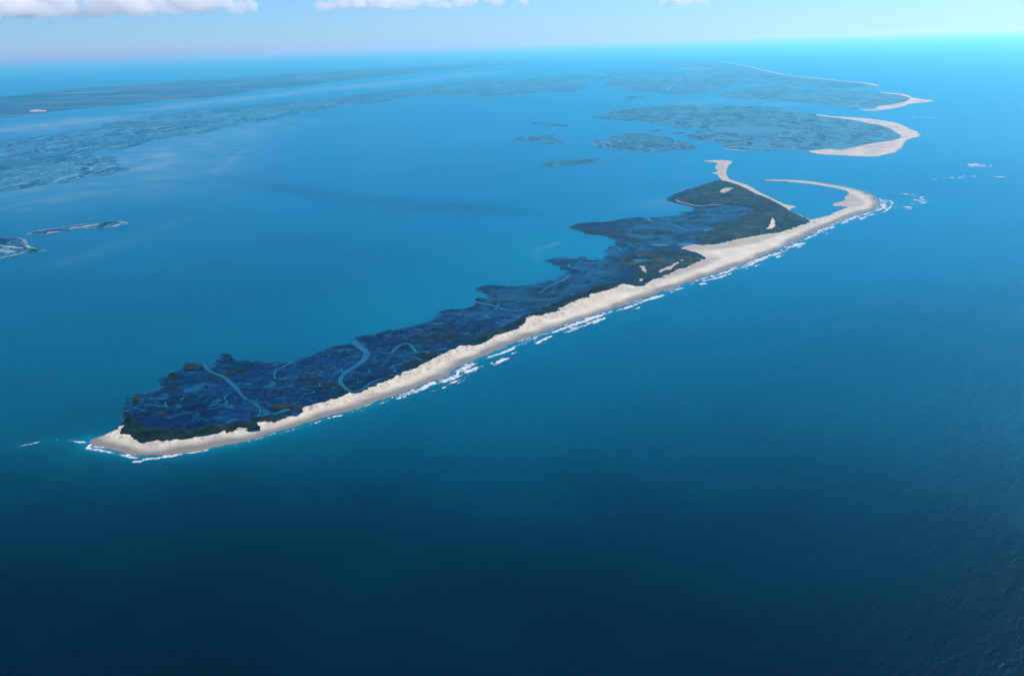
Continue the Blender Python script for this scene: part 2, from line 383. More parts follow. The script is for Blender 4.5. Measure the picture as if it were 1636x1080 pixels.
sand1 = np.vstack([T("A 60,840 200,800 300,760 360,730"), T(SAND_IN), T(HOOK), off(T(OCEAN), 60, -60), T("A 60,890")])
sand2 = np.vstack([T(SPIT_HEAD), T(SPIT_IN)])

org = T("A 900,750")[0]
g = Grid(outline, 4.5, 40, step2=4.5)
X, Y = g.X, g.Y
jag = fbm(X, Y, 60, 3, 4)
ragged = np.clip(sdf(X, Y, T("D -200,700 -100,380 250,420 560,370 700,330 850,100 1300,40 E 500,440 520,520 300,700 0,860 D 740,440 640,560 560,640 200,700")) / 80 + 0.5, 0, 1)
land = sdf(X, Y, smooth(outline, 1, True)) + (5.0 + 30 * ragged) * fbm(X, Y, 45 , 11, 4) + 2.5 * fbm(X, Y, 14, 12, 2)
s1 = sdf(X, Y, smooth(sand1, 1, True)); s2 = sdf(X, Y, smooth(sand2, 1, True))
dist_ocean = line_dist(X, Y, ocean_beach)
dist_edge = line_dist(X, Y, smooth(ocean_line, 1))
sand_f = np.maximum(s1 + (13 * jag + 9 * fbm(X, Y, 17, 14, 3)) * np.clip(dist_ocean / 60, 0, 1), s2 + 4 * jag)
PATCHES = ["E 990,550 1020,575 1022,610 1030,622 1000,650 930,662 960,625 985,590", "E 560,348 600,312 680,312 640,340 600,362", "D 835,542 872,545 892,602 850,582",
           "D 990,585 1080,540 1150,505 1165,520 1080,572 1000,602", "A 1335,745 1400,740 1440,758 1350,768", "D 835,655 855,650 850,675 830,672", "D 1170,490 1195,488 1190,502 1172,503"]
STREAKS = [("E 200,410 240,430 290,437 340,455 400,460 500,450 580,450", 13)]
patch_f = [sdf(X, Y, T(p), 60) + 4 * jag + 7 * fbm(X, Y, 20, 19, 3) for p in PATCHES] + [stroke(X, Y, smooth(T(p)), wd) + 3 * jag for p, wd in STREAKS]
patch_all = np.max(patch_f, 0)

CREEKS = [
 ("A 1080,190 1070,235 1110,280 1210,310 1270,360 1320,400 1345,440 1380,485 1440,520 1500,555 1525,590 1505,640", [34, 26, 24, 24, 28, 28, 22, 16, 13, 12, 12, 11]),
 ("A 375,615 450,590 500,560 560,545 640,550 720,555 770,575 815,585 860,570", [12, 11, 11, 11, 10, 10, 10, 9, 6]),
 ("A 765,572 740,545 740,522 785,515", [8, 8, 8, 6]), ("A 868,512 892,488", [8, 6]),
 ("A 1325,430 1290,445 1240,470 1220,500 1260,525 1200,560 1160,575 1090,585", [10, 9, 9, 9, 9, 8, 7, 5]),
 ("B 815,262 870,310 930,350 960,380 940,430 880,480 800,525 755,560 735,610 765,660 820,695 860,700 920,680 960,650 990,620 1060,595 1150,585", [55, 48, 48, 46, 40, 34, 30, 28, 26, 22, 18, 16, 16, 15, 14, 12, 9]),
 ("B 960,375 1020,365 1080,375 1130,388 1170,375 1200,330 1260,305 1310,305 1340,340 1360,375 1390,375 1440,365 1465,385", [18, 16, 15, 14, 20, 24, 22, 24, 26, 18, 12, 11, 9]),
 ("B 1385,378 1320,388 1250,390 1205,400 1270,405 1340,405 1400,440", [10, 9, 9, 10, 9, 9, 7]),
 ("B 80,532 140,522 210,520 300,480 335,448", [9, 10, 12, 14, 18]), ("B 212,525 190,570 208,592", [9, 8, 7]),
 ("B 650,628 610,610 570,625 560,640 590,652 540,655 470,650 440,660 410,680 460,680 520,688 522,708", [8, 9, 10, 9, 9, 8, 8, 8, 8, 7, 7, 6]),
 ("B 1225,175 1300,195 1350,215 1470,220", [14, 11, 10, 6]), ("B 742,500 752,535", [10, 12]), ("B 885,585 880,600 888,620", [8, 11, 8]), ("B 520,512 600,505 660,490 690,500", [6, 8, 8, 6]),
 ("B 975,515 980,540", [7, 7]), ("B 270,590 330,575 370,585", [6, 7, 5]),
 ("C 500,372 600,390 680,410 740,430 800,445 880,445 920,420 1000,415 1100,405 1130,385", [40, 30, 26, 20, 18, 18, 15, 14, 13, 12]),
 ("C 690,412 712,380 780,378 860,400", [16, 12, 9, 7]), ("C 690,425 640,460 600,482 530,480", [18, 16, 14, 9]), ("C 600,480 612,505", [10, 8]),
 ("C 1280,150 1250,190 1180,215 1100,255 1040,300", [30, 22, 18, 15, 12]),
 ("C 1640,142 1500,115 1400,110 1300,90 1268,70 1300,58 1400,55 1500,50 1575,38", [14, 14, 14, 15, 16, 16, 14, 14, 20]),
 ("C 1012,350 1040,366 1080,340 1110,365 1160,345 1220,345 1280,352", [9, 11, 11, 13, 12, 10, 8]), ("C 680,535 700,552 760,550", [10, 9, 7]), ("C 720,480 780,492", [9, 8]),
 ("C 800,522 830,510 890,490", [7, 9, 9]), ("C 1160,345 1230,322 1310,300", [9, 9, 9]), ("C 1300,215 1312,245", [9, 9]), ("C 575,660 595,680 625,655", [10, 14, 10]), ("C 380,465 385,480", [9, 9]),
 ("C 735,605 775,580", [12, 9]), ("C 840,360 780,350 700,362", [8, 10, 8]),
 ("D 895,135 915,178 1000,180 1100,195 1150,215", [36, 30, 18, 16, 12]), ("D 560,385 640,385 690,410", [12, 14, 10]),
 ("E 885,485 800,480 740,470 650,462 560,470", [16, 26, 22, 24, 20]), ("E 735,535 780,515 820,505", [14, 20, 16]), ("E 300,350 390,345", [14, 16]), ("E 200,620 300,660", [24, 16]),
]
PONDS = ["D 920,362 1000,359 1110,370 1020,380 940,378", "D 760,480 850,478 970,490 860,512 790,516", "D 1345,245 1400,236 1455,238 1400,249", "E 640,752 780,724 980,690 985,702 800,738 690,764",
         "B 140,905 200,875 290,835 350,845 270,872 200,895", "E 215,765 300,760 390,775 280,792 220,785", "E 420,660 520,648 525,656 430,664"]
creek_f = [stroke(X, Y, smooth(T(p)), np.maximum(smoothw(wd) * 0.54, 5.5)) + 1.5 * fbm(X, Y, 18, 29, 2) for p, wd in CREEKS]
pond_f = [sdf(X, Y, smooth(T(p), 1, True), 60) + 3 * jag for p in PONDS]
water_all = np.maximum(np.max(creek_f, 0), np.max(pond_f, 0))

THICK = [ # outline, dryness, height
 ("A 380,720 375,800 430,830 490,865 560,855 640,845 740,872 800,862 900,832 1050,795 1280,782 1340,755 1440,757 1500,762 1525,740 1480,690 1380,680 1250,715 1080,740 900,750 700,750 560,735 500,700 480,640 430,620", 0.0, 5),
 ("B 70,965 200,972 280,900 380,882 450,835 350,830 250,870 150,890 60,900 0,930", 0.25, 4),
 ("C 560,715 680,655 780,628 900,552 960,495 1180,442 1300,392 1420,335 1560,300 1635,275 1635,215 1500,250 1400,300 1250,360 1130,380 1080,420 960,460 850,530 700,590 560,650 480,700", 0.05, 5),
 ("D 330,825 520,752 640,690 560,680 450,720 350,770 260,800", 0.05, 5),
 ("D 640,520 680,480 750,445 870,430 1000,400 1130,410 1250,440 1390,470 1320,510 1200,555 1050,622 900,668 840,712 740,688 800,600 830,550 780,550 700,545", 0.55, 6),
 ("E 580,250 720,290 860,362 1000,420 1110,487 1300,575 1290,602 1150,652 1000,682 800,722 640,745 480,782 380,768 340,720 500,650 640,600 780,540 820,500 880,490 700,440 500,450 300,445 140,400 330,320 480,270", 0.75, 7),
 ("D 250,230 330,245 430,285 500,282 560,287 650,312 760,352 880,342 760,310 620,270 480,245 340,225", 0.4, 4),
 ("A 760,290 840,285 880,340 800,345", 0.0, 3), ("A 890,210 1010,215 1000,260 900,265", 0.0, 3), ("A 470,500 510,495 515,545 470,545", 0.0, 2), ("A 660,620 740,600 735,650 670,665", 0.1, 2),
 ("B 1090,545 1160,525 1180,560 1110,575", 0.0, 3), ("B 1380,390 1460,380 1560,400 1470,440 1390,445", 0.0, 3), ("B 160,820 300,800 330,840 180,870", 0.0, 3),
]
tf = []
for p, dry, hh in THICK:
    tf.append((sdf(X, Y, smooth(T(p), 1, True), 120) + (10 + 16 * min(1, dry * 2)) * jag + (9 + 14 * min(1, dry * 2)) * fbm(X, Y, 28, 5, 4), dry, hh))

isl = thing('barrier_island', 'long barrier island with a pale ocean beach and dark blue marsh, its far spit hooked', 'island', org)
solid_sand = np.minimum(land, np.maximum(sand_f, patch_all))
dune_a = np.clip((dist_ocean - 45) / 25, 0, 1) * np.clip((90 - s1) / 50, 0, 1) * (s1 > -40)
mud_poly = sdf(X, Y, T("F 720,440 800,420 835,405 815,378 880,362 960,400 985,430 960,470 850,475 780,466"))
mud_poly = np.maximum(mud_poly, sdf(X, Y, T("E 240,790 400,780 700,745 960,705 1060,690 900,760 700,800 480,830 300,830")))
mud_poly = np.maximum(mud_poly, sdf(X, Y, T("E 520,150 548,115 610,110 615,150 600,220 560,215 545,185")))
mud_poly = np.maximum(mud_poly, sdf(X, Y, T("A 490,862 600,848 700,860 680,902 580,900")))
mud_poly = np.maximum(mud_poly, sdf(X, Y, T("D 900,640 1050,590 1200,530 1330,500 1410,470 1500,480 1380,545 1200,605 1050,655")))
mud_a = np.maximum(np.clip(mud_poly / 25 + 0.5, 0, 1), 0.75 * (s2 > -8) * (s1 < 0))
wet_a = np.clip(1.5 - dist_edge / 40.0 - 0.35 * fbm(X, Y, 90, 41, 3), 0, 1) * (s1 > -20)
zs = 0.35 + np.clip(land, 0, 60) * 0.025 + dune_a * (1.8 + 2.2 * fbm(X, Y, 35, 8, 3)) * np.clip(land / 20, 0, 1)
link('beach', clip_mesh('beach', g, np.minimum(land, sand_f), zs, M_SAND, dict(dune=dune_a, mud=mud_a, wet=wet_a), org), isl)
for pf in patch_f:
    me = clip_mesh('sand_patch', g, np.minimum(np.minimum(pf, land), -sand_f), np.full(X.shape, 1.25) + 0.5 * jag, M_SAND, dict(dune=X * 0 + 0.4, mud=X * 0 + (0.0 if pf is patch_f[0] else 1.1), wet=X * 0), org)
    link('sand_patch', me, isl)
wet_zone = np.clip(sdf(X, Y, T("D 60,430 250,440 560,380 800,120 1300,60 E 900,470 700,560 350,760 0,840 D 740,420 640,520 600,620 300,640 100,560")) / 120 + 0.4, 0, 1) * 0.75
wet_zone = np.maximum(wet_zone, 0.45 * np.clip(sdf(X, Y, T("C 500,300 900,200 1250,100 1635,20 1635,200 1200,340 900,460 500,520 150,560")) / 80 + 0.3, 0, 1))
wet_zone = np.maximum(wet_zone, 0.8 * np.clip(1 - land / 28, 0, 1))
marsh = np.minimum(np.minimum(land, -sand_f), np.minimum(-water_all, -patch_all))
link('salt_marsh', clip_mesh('salt_marsh', g, marsh, np.full(X.shape, 0.7) + 0.15 * jag, M_MARSH, dict(wet=wet_zone), org), isl)
for i, cf in enumerate(creek_f):
    link('tidal_creek', clip_mesh('tidal_creek', g, np.minimum(np.minimum(cf, land), -sand_f), np.full(X.shape, 0.2 + 0.01 * i), M_CREEK, None, org), isl)
for i, cf in enumerate(pond_f):
    link('pond', clip_mesh('pond', g, np.minimum(np.minimum(cf, land), -sand_f), np.full(X.shape, 0.62 + 0.01 * i), M_CREEK, None, org), isl)
tuft = fbm(X, Y, 12, 77, 3)
for f, dry, hh in tf:
    ff = np.minimum(np.minimum(f, land), np.minimum(-sand_f, np.minimum(-water_all, -patch_all)))
    z = 0.9 + np.clip(f / 18, 0, 1) * hh * (0.55 + 0.45 * tuft)
    link('shrub_thicket', clip_mesh('shrub_thicket', g, ff, z, M_THICK, dict(dry=np.full(X.shape, dry) + 0.25 * jag), org), isl)

# ------------------------------------------------------------------ surf along the ocean beach and breakers over the shoals
gs = Grid(np.vstack([ocean_beach, T("A 60,860")]), 3.2, 150, step2=3.2)
def along(X, Y, pts):
    d = np.full(X.shape, 1e9); s = np.zeros(X.shape); acc = 0
    for i in range(len(pts) - 1):
        dd, t = seg_dist(X, Y, pts[i], pts[i + 1]); L = math.hypot(*(pts[i + 1] - pts[i]))
        m = dd < d; d = np.where(m, dd, d); s = np.where(m, acc + t * L, s); acc += L
    return d, s
sm_ocean = smooth(ocean_beach, 1)
d_s, s_s = along(gs.X, gs.Y, sm_ocean)
outside = -sdf(gs.X, gs.Y, smooth(outline, 1, True))
near = stroke(gs.X, gs.Y, sm_ocean, 240) > 0
n_line = fbm(s_s, d_s * 3.5, 48, 51, 4); n_big = fbm(s_s, d_s * 0 + 3, 260, 52, 3); n_f = fbm(gs.X, gs.Y, 12, 53, 4); n_m = fbm(s_s, d_s * 0 + 9, 120, 57, 3)
bar = 30 + 10 * n_big - 10 * np.clip((s_s - s_s.max() * 0.80) / 300, 0, 1)
calm = np.clip((s_s - s_s.max() * 0.80) / 300, 0, 1)
bump = lambda c, w: np.exp(-((d_s - c) / w) ** 2)
f1 = bump(bar, 12 - 6 * calm) * np.clip(0.42 - 0.28 * calm + 0.75 * n_line + 0.5 * n_m, 0, 1.1)
f2 = bump(bar + 36, 12) * np.clip(-0.12 + 0.8 * n_line + 0.8 * n_m, 0, 0.9) * (1 - calm)
f0 = (0.40 - 0.12 * calm) * bump(4, 6) * np.clip(0.6 + 0.8 * n_line, 0, 1.2)
fw = 0.42 * np.clip(1.6 - d_s / np.maximum(bar, 8), 0, 1) * np.clip(0.6 + 0.9 * n_line, 0, 1) * (1 - 0.6 * calm)
BREAKERS = [("A 490,1015 540,1012 590,1000", 16), ("A 600,995 640,990", 10), ("A 665,992 710,985 750,975", 18), ("A 790,970 860,955 960,940 1060,920 1150,893", 22), ("A 420,962 520,962", 5),
 ("A 1180,890 1300,865 1450,830", 7), ("B 645,915 690,905 755,893", 16), ("B 1210,755 1270,742", 20), ("C 660,882 720,860 790,835", 32), ("C 280,1012 350,995 420,960 520,920", 34), ("C 80,1075 160,1050 245,1025", 26),
 ("C 1300,592 1340,585 1375,575", 30), ("C 1435,555 1480,540", 18), ("C 1010,715 1080,680 1130,655", 22), ("D 405,1012 455,1000", 22), ("D 270,1052 345,1040", 34), ("D 1330,690 1370,685", 22), ("E 1195,787 1230,770 1268,765", 26),
 ("E 1345,692 1400,660 1450,640", 24), ("E 975,862 1045,850", 26), ("E 850,912 910,890 955,880", 40), ("E 740,970 830,940", 22), ("E 430,1075 550,1050 610,1030", 22), ("F 575,690 620,665 685,638", 26), ("F 720,612 800,580", 18),
 ("F 820,575 960,530 1080,500 1170,470", 22), ("F 1110,420 1150,425 1180,432", 16), ("F 1040,360 1100,395 1140,425", 12)]
fb = np.clip(np.max([stroke(gs.X, gs.Y, T(p), wd * 0.7) / wd for p, wd in BREAKERS], 0) * 2.0 + 0.15 + 0.55 * n_line, 0, 0.95)
surf_i = np.maximum.reduce([f1, f2, f0, fw, fb]) * (0.88 + 0.85 * n_f) - 0.08 - 0.05 * n_f
surf_f = np.where(near, surf_i, -1); surf_f = np.minimum(surf_f, outside / 8.0)
lace = np.clip(1.0 - surf_f / 0.6, 0, 1)
o = link('surf', clip_mesh('surf', gs, surf_f, 0.28 + 0.35 * np.clip(surf_f, 0, 1), M_FOAM, dict(lace=lace)))
tag(o, 'broken white surf running along the ocean beach of the long island', 'surf', kind='stuff')
def breaker(label, segs, step, amp=0.9):
    pts = np.vstack([T(p) for p, wd in segs]); gb = Grid(pts, step * 0.7, 80, angle=0.0, step2=step)
    f = np.max([stroke(gb.X, gb.Y, T(p), wd) / wd for p, wd in segs], 0) * 1.5 + amp * fbm(gb.X * 0.7, gb.Y, 22, 61, 4) - 0.2
    c = pts.mean(0)
    o = link('breaker', clip_mesh('breaker', gb, f, 0.3 + 0.5 * np.clip(f, 0, 1), M_FOAM, dict(lace=np.clip(0.9 - f, 0, 0.9)), c))
    o.location = (c[0], c[1], 0)
    tag(o, label, 'breaking waves', 'breakers over offshore shoals')
breaker('curved patch of white breakers just off the outer tip of the hooked spit', [("F 1300,360 1340,365", 30), ("F 1370,370 1430,368", 36), ("F 1440,385 1495,412", 46), ("F 1400,410 1440,420 1460,435", 55), ("F 1360,440 1440,440", 42), ("F 1300,465 1350,470", 46), ("F 1250,480 1345,482", 28)], 5)
breaker('compact pale oval of foam standing alone in the open ocean at the right', [("P 1541,264 1560,263 1582,265", 60), ("P 1548,266 1576,266", 40)], 8)
breaker('broken line of scattered whitecaps below the foam oval in the open ocean', [("P 1494,287 1506,287", 40), ("P 1515,285 1535,284", 40), ("P 1540,282 1556,282", 34)], 8)
breaker('single short whitecap to the right of the scattered line of whitecaps', [("P 1588,283 1600,283", 40)], 8)
breaker('thin far line of breakers off the tip of the second barrier island', [("P 1458,188 1480,188 1500,189", 60)], 12, 0.7)
breaker('ragged breakers trailing off the near sandy tip of the long island', [("P 128,706 141,708", 7), ("P 112,704 128,707", 6), ("P 78,699 96,703", 12), ("P 96,706 108,705", 8), ("P 48,710 62,706", 5), ("P 32,713 44,710", 4), ("P 150,714 172,715", 7)], 4)

# ------------------------------------------------------------------ the other islands
def far_island(name, label, cat, out, step, mat, creeks=(), ponds=(), sands=(), jagm=14, group=None, parts=True, wetv=0.0):
    P = T(out); g = Grid(P, step, step * 4 + jagm); X, Y = g.X, g.Y
    n = fbm(X, Y, jagm * 8, 5, 4)
    land = sdf(X, Y, smooth(P, 1, True)) + jagm * n + 0.8 * jagm * fbm(X, Y * 0.5, jagm * 2.2, 15, 3)
    wat = np.full(X.shape, -1e9); sand = np.full(X.shape, -1e9)
    cf = [stroke(X, Y, smooth(T(p)), wd) + jagm * 0.3 * n for p, wd in creeks]; pf = [sdf(X, Y, smooth(T(p), 1, True)) + jagm * 0.6 * n for p in ponds]
    for v in cf + pf: wat = np.maximum(wat, v)
    for s in sands:
        v = sdf(X, Y, smooth(T(s), 1, True)) + jagm * 0.6 * n if isinstance(s, str) else stroke(X, Y, smooth(T(s[0])), s[1]) + jagm * 0.6 * n
        sand = np.maximum(sand, v)
    c = P.mean(0); simple = not (len(creeks) + len(ponds) + len(sands))
    m = np.minimum(land, np.minimum(-wat, -sand))
    me = clip_mesh('salt_marsh', g, m, 0.9 + 0.2 * n, mat, dict(wet=np.clip(np.maximum(X * 0 + wetv, 0.9 * (1 - land / (5 * jagm))), 0, 1)), c)
    if simple:
        o = link(name, me); o.location = (c[0], c[1], 0); tag(o, label, cat, group); return o
    r = thing(name, label, cat, c, group)
    link('salt_marsh', me, r)
    if len(sands):
        dl = -land
        link('beach', clip_mesh('beach', g, np.minimum(np.minimum(land, sand), -wat), 1.0 + 0.3 * n, M_SAND, dict(dune=X * 0 + 0.2, mud=np.clip(0.55 + 0.9 * fbm(X, Y, jagm * 9, 23, 3), 0, 1.0) * (np.clip(land / 60 - 0.4, 0, 1) if jagm > 6 else 2.2), wet=np.clip(0.7 - land / 45, 0, 0.8)), c), r)
    for i, v in enumerate(cf): link('tidal_creek', clip_mesh('tidal_creek', g, np.minimum(v, land), np.full(X.shape, 0.35 + 0.02 * i), M_CREEK, None, c), r)
    for i, v in enumerate(pf): link('lagoon', clip_mesh('lagoon', g, np.minimum(v, land), np.full(X.shape, 0.3 + 0.02 * i), M_CREEK, None, c), r)
    return r
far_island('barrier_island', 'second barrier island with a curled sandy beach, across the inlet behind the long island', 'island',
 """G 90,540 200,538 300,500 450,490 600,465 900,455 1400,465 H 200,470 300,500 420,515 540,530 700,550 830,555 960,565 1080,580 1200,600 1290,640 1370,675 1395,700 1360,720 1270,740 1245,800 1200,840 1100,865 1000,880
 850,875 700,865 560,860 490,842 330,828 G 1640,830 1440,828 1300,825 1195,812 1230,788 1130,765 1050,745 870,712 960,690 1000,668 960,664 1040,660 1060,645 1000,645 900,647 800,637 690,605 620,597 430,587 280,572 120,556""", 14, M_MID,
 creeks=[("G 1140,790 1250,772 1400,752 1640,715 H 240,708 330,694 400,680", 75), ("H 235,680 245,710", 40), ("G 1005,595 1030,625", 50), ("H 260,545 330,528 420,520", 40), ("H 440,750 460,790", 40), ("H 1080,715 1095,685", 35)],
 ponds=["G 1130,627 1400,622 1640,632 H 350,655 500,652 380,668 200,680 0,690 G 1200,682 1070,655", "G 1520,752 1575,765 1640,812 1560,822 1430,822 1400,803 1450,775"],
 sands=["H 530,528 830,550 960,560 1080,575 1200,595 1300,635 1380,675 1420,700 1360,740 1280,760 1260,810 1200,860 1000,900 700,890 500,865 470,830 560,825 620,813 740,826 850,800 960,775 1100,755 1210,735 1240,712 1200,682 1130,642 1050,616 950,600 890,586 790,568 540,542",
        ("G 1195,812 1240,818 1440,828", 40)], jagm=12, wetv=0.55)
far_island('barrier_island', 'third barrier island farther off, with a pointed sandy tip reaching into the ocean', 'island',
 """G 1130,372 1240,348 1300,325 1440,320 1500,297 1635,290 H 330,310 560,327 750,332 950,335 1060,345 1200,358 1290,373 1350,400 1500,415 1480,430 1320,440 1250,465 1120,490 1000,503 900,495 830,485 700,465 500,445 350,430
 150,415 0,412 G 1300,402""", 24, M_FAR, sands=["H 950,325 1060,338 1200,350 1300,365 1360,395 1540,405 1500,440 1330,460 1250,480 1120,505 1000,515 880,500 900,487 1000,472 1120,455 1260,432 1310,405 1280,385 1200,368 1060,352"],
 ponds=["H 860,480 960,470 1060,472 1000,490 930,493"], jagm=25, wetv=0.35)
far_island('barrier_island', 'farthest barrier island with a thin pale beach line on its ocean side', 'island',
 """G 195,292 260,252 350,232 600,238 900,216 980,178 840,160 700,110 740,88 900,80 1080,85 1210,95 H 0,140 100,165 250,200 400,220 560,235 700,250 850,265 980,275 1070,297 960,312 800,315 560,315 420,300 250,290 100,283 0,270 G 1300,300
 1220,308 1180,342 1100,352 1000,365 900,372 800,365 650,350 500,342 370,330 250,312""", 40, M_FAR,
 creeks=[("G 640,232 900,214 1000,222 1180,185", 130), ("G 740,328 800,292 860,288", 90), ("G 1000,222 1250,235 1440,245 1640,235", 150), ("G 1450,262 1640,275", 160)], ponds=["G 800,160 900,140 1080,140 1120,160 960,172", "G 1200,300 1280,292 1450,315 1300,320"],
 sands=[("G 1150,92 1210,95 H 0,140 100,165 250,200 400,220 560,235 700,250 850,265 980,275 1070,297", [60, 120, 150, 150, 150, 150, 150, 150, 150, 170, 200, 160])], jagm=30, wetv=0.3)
SG = 'small marsh islands in the open bay'
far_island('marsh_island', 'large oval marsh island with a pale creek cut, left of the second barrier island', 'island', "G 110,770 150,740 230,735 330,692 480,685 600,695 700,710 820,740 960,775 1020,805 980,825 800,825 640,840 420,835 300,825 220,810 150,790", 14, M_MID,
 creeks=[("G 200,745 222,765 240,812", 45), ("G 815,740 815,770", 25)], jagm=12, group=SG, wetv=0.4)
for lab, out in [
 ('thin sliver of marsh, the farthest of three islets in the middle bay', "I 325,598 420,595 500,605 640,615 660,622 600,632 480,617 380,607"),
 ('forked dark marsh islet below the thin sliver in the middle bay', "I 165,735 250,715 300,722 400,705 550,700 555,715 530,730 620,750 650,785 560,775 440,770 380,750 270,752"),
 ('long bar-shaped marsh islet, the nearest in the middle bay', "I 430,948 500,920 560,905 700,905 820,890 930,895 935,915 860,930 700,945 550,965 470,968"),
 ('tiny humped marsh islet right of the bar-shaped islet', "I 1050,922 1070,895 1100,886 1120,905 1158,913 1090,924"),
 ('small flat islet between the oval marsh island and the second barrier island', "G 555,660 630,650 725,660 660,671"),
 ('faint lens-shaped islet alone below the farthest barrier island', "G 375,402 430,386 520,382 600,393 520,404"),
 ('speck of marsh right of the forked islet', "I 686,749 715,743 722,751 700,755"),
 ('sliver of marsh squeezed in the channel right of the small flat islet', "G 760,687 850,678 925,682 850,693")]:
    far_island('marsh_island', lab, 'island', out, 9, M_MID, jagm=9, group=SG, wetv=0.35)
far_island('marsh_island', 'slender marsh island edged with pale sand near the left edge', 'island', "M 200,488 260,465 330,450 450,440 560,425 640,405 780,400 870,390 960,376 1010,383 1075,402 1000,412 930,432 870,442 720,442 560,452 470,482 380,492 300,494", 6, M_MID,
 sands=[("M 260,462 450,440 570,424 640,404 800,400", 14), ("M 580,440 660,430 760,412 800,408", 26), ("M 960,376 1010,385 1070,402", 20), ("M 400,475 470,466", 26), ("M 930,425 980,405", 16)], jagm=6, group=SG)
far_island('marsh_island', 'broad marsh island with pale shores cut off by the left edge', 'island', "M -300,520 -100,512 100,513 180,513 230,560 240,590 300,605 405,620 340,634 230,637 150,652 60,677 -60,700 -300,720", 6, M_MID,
 sands=[("M 170,515 200,525 225,560 235,590 330,610 405,620", [14, 18, 22, 26, 18, 10]), ("M -100,620 0,618 60,630 100,628", 20), ("M -60,690 60,672 150,650 230,632", 14), ("M 0,580 80,590 180,600", 12)], jagm=6, group=SG)

# ------------------------------------------------------------------ mainland and its fringe of marsh
def land_sheet(name, out, step, mat, jagm, cut=(), z=1.2, patches=()):
    P = T(out); g = Grid(P, step, step * 3 + jagm); n = fbm(g.X, g.Y, jagm * 8, 9, 4)
    f = sdf(g.X, g.Y, P) + jagm * n
    for p, wd in cut: f = np.minimum(f, -(stroke(g.X, g.Y, smooth(T(p)), wd) + jagm * 0.25 * n))
    o = link(name, clip_mesh(name, g, f, z + 0.3 * n, mat, dict(wet=g.X * 0 + 0.25))); tag(o, kind='structure'); return o
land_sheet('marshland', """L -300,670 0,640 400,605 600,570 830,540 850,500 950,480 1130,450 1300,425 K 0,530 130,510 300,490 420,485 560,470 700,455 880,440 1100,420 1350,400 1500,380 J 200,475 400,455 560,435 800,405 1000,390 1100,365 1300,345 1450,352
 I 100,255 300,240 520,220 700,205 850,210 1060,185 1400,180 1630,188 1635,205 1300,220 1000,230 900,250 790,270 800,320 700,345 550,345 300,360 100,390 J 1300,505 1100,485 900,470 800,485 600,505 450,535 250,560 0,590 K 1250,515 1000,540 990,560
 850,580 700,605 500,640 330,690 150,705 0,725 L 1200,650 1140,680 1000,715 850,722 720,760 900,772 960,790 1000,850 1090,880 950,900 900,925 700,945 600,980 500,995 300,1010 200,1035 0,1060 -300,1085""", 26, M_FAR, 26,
 cut=[("L -300,905 0,890 130,885 250,850 380,825 560,815 740,805 940,792", [90, 80, 75, 70, 55, 55, 60, 80]), ("L -300,800 0,785 200,770 450,765 600,710 540,700", [80, 70, 70, 60, 50, 30]), ("L 350,770 650,745 830,722", [50, 70, 120]), ("L 840,500 1100,460 1300,430 1600,395", [120, 140, 120, 100]),
      ("L 200,755 240,750", 60), ("K 0,580 100,572 180,558", 120), ("K 560,580 700,580 820,560 990,540", 70), ("K 0,640 300,630 480,610", 70), ("K 1250,480 1400,470", 100), ("I 100,262 300,245 480,222", 200), ("J 1370,430 1440,422", 200), ("L 1160,500 1200,490 1310,485", 60), ("L 620,590 700,590", 50), ("L 860,630 960,625", 60)])
land_sheet('mainland', """L -400,310 0,285 200,260 500,230 700,210 1000,190 1300,170 K 0,270 300,245 600,230 900,210 1200,190 J 0,290 300,265 600,245 900,230 1200,210 1500,200 1635,205 1680,215 1635,225 1400,235 1200,250 1000,270 700,300 500,320 300,340 0,370 K 1200,290 1000,310
 800,330 600,365 400,390 200,405 0,420 L 1100,345 850,365 600,385 400,410 200,440 0,460 -400,500""", 60, M_LAND, 50)
land_sheet('far_shore', "I 1050,98 1300,90 1640,90 G 900,74 1000,80 700,98 G 300,98 0,104 I 800,108", 150, M_LAND, 60)
P = T("L 235,398 300,388 385,395 375,406 260,408"); gq = Grid(P, 25, 80)
o = link('field', clip_mesh('field', gq, sdf(gq.X, gq.Y, P) + 20 * fbm(gq.X, gq.Y, 90, 3), np.full(gq.X.shape, 2.6), M_SAND, dict(dune=gq.X * 0, mud=gq.X * 0 + 0.5, wet=gq.X * 0 + 0.25))); tag(o, kind='structure')

# ------------------------------------------------------------------ the sea, a plane to the horizon with shallows, silt and painted tone in attributes
dep = np.radians(np.concatenate([[89.9, 80, 70, 60, 52], np.arange(46, 12, -0.16), np.arange(12, 1.5, -0.045), np.arange(1.5, 0.26, -0.04), [0.24, 0.2, 0.16, 0.13, 0.1]]))
rr = CAM_H / np.tan(dep)
az = np.radians(np.concatenate([np.arange(-180, -40, 5.0), np.arange(-40, 40.01, 0.11), np.arange(42.5, 180.1, 5.0)]))
class PG: pass
pg = PG(); R, A = np.meshgrid(rr, az); pg.X = R * np.sin(A); pg.Y = R * np.cos(A)
XX, YY = pg.X, pg.Y
front = (YY > 0) & (R > 900) & (np.abs(A) < 0.75)
sx, sy = XX[front], YY[front]
sh = np.zeros(sx.shape); si = np.zeros(sx.shape)
def soft(f, wd): return np.clip(f / wd + 0.5, 0, 1) ** 1.0
dm = sdf(sx, sy, outline)
nz = fbm(sx, sy, 260, 71, 4); nz2 = fbm(sx, sy, 1200, 72, 4)
bay = sdf(sx, sy, T("P -700,1000 -200,800 110,715 200,650 435,570 560,545 715,500 880,430 1040,370 1120,300 1160,262 1300,240 1250,175 900,130 500,180 200,230 -200,310 -900,500"))
painted_tone = np.interp(sy + 500 * nz2 + 0.12 * sx, [1100, 1700, 2500, 4600, 8000, 14000], [0.0, 0.12, 0.42, 0.85, 1.0, 1.0])  # foreground shade and brightening with distance, painted into the water colour
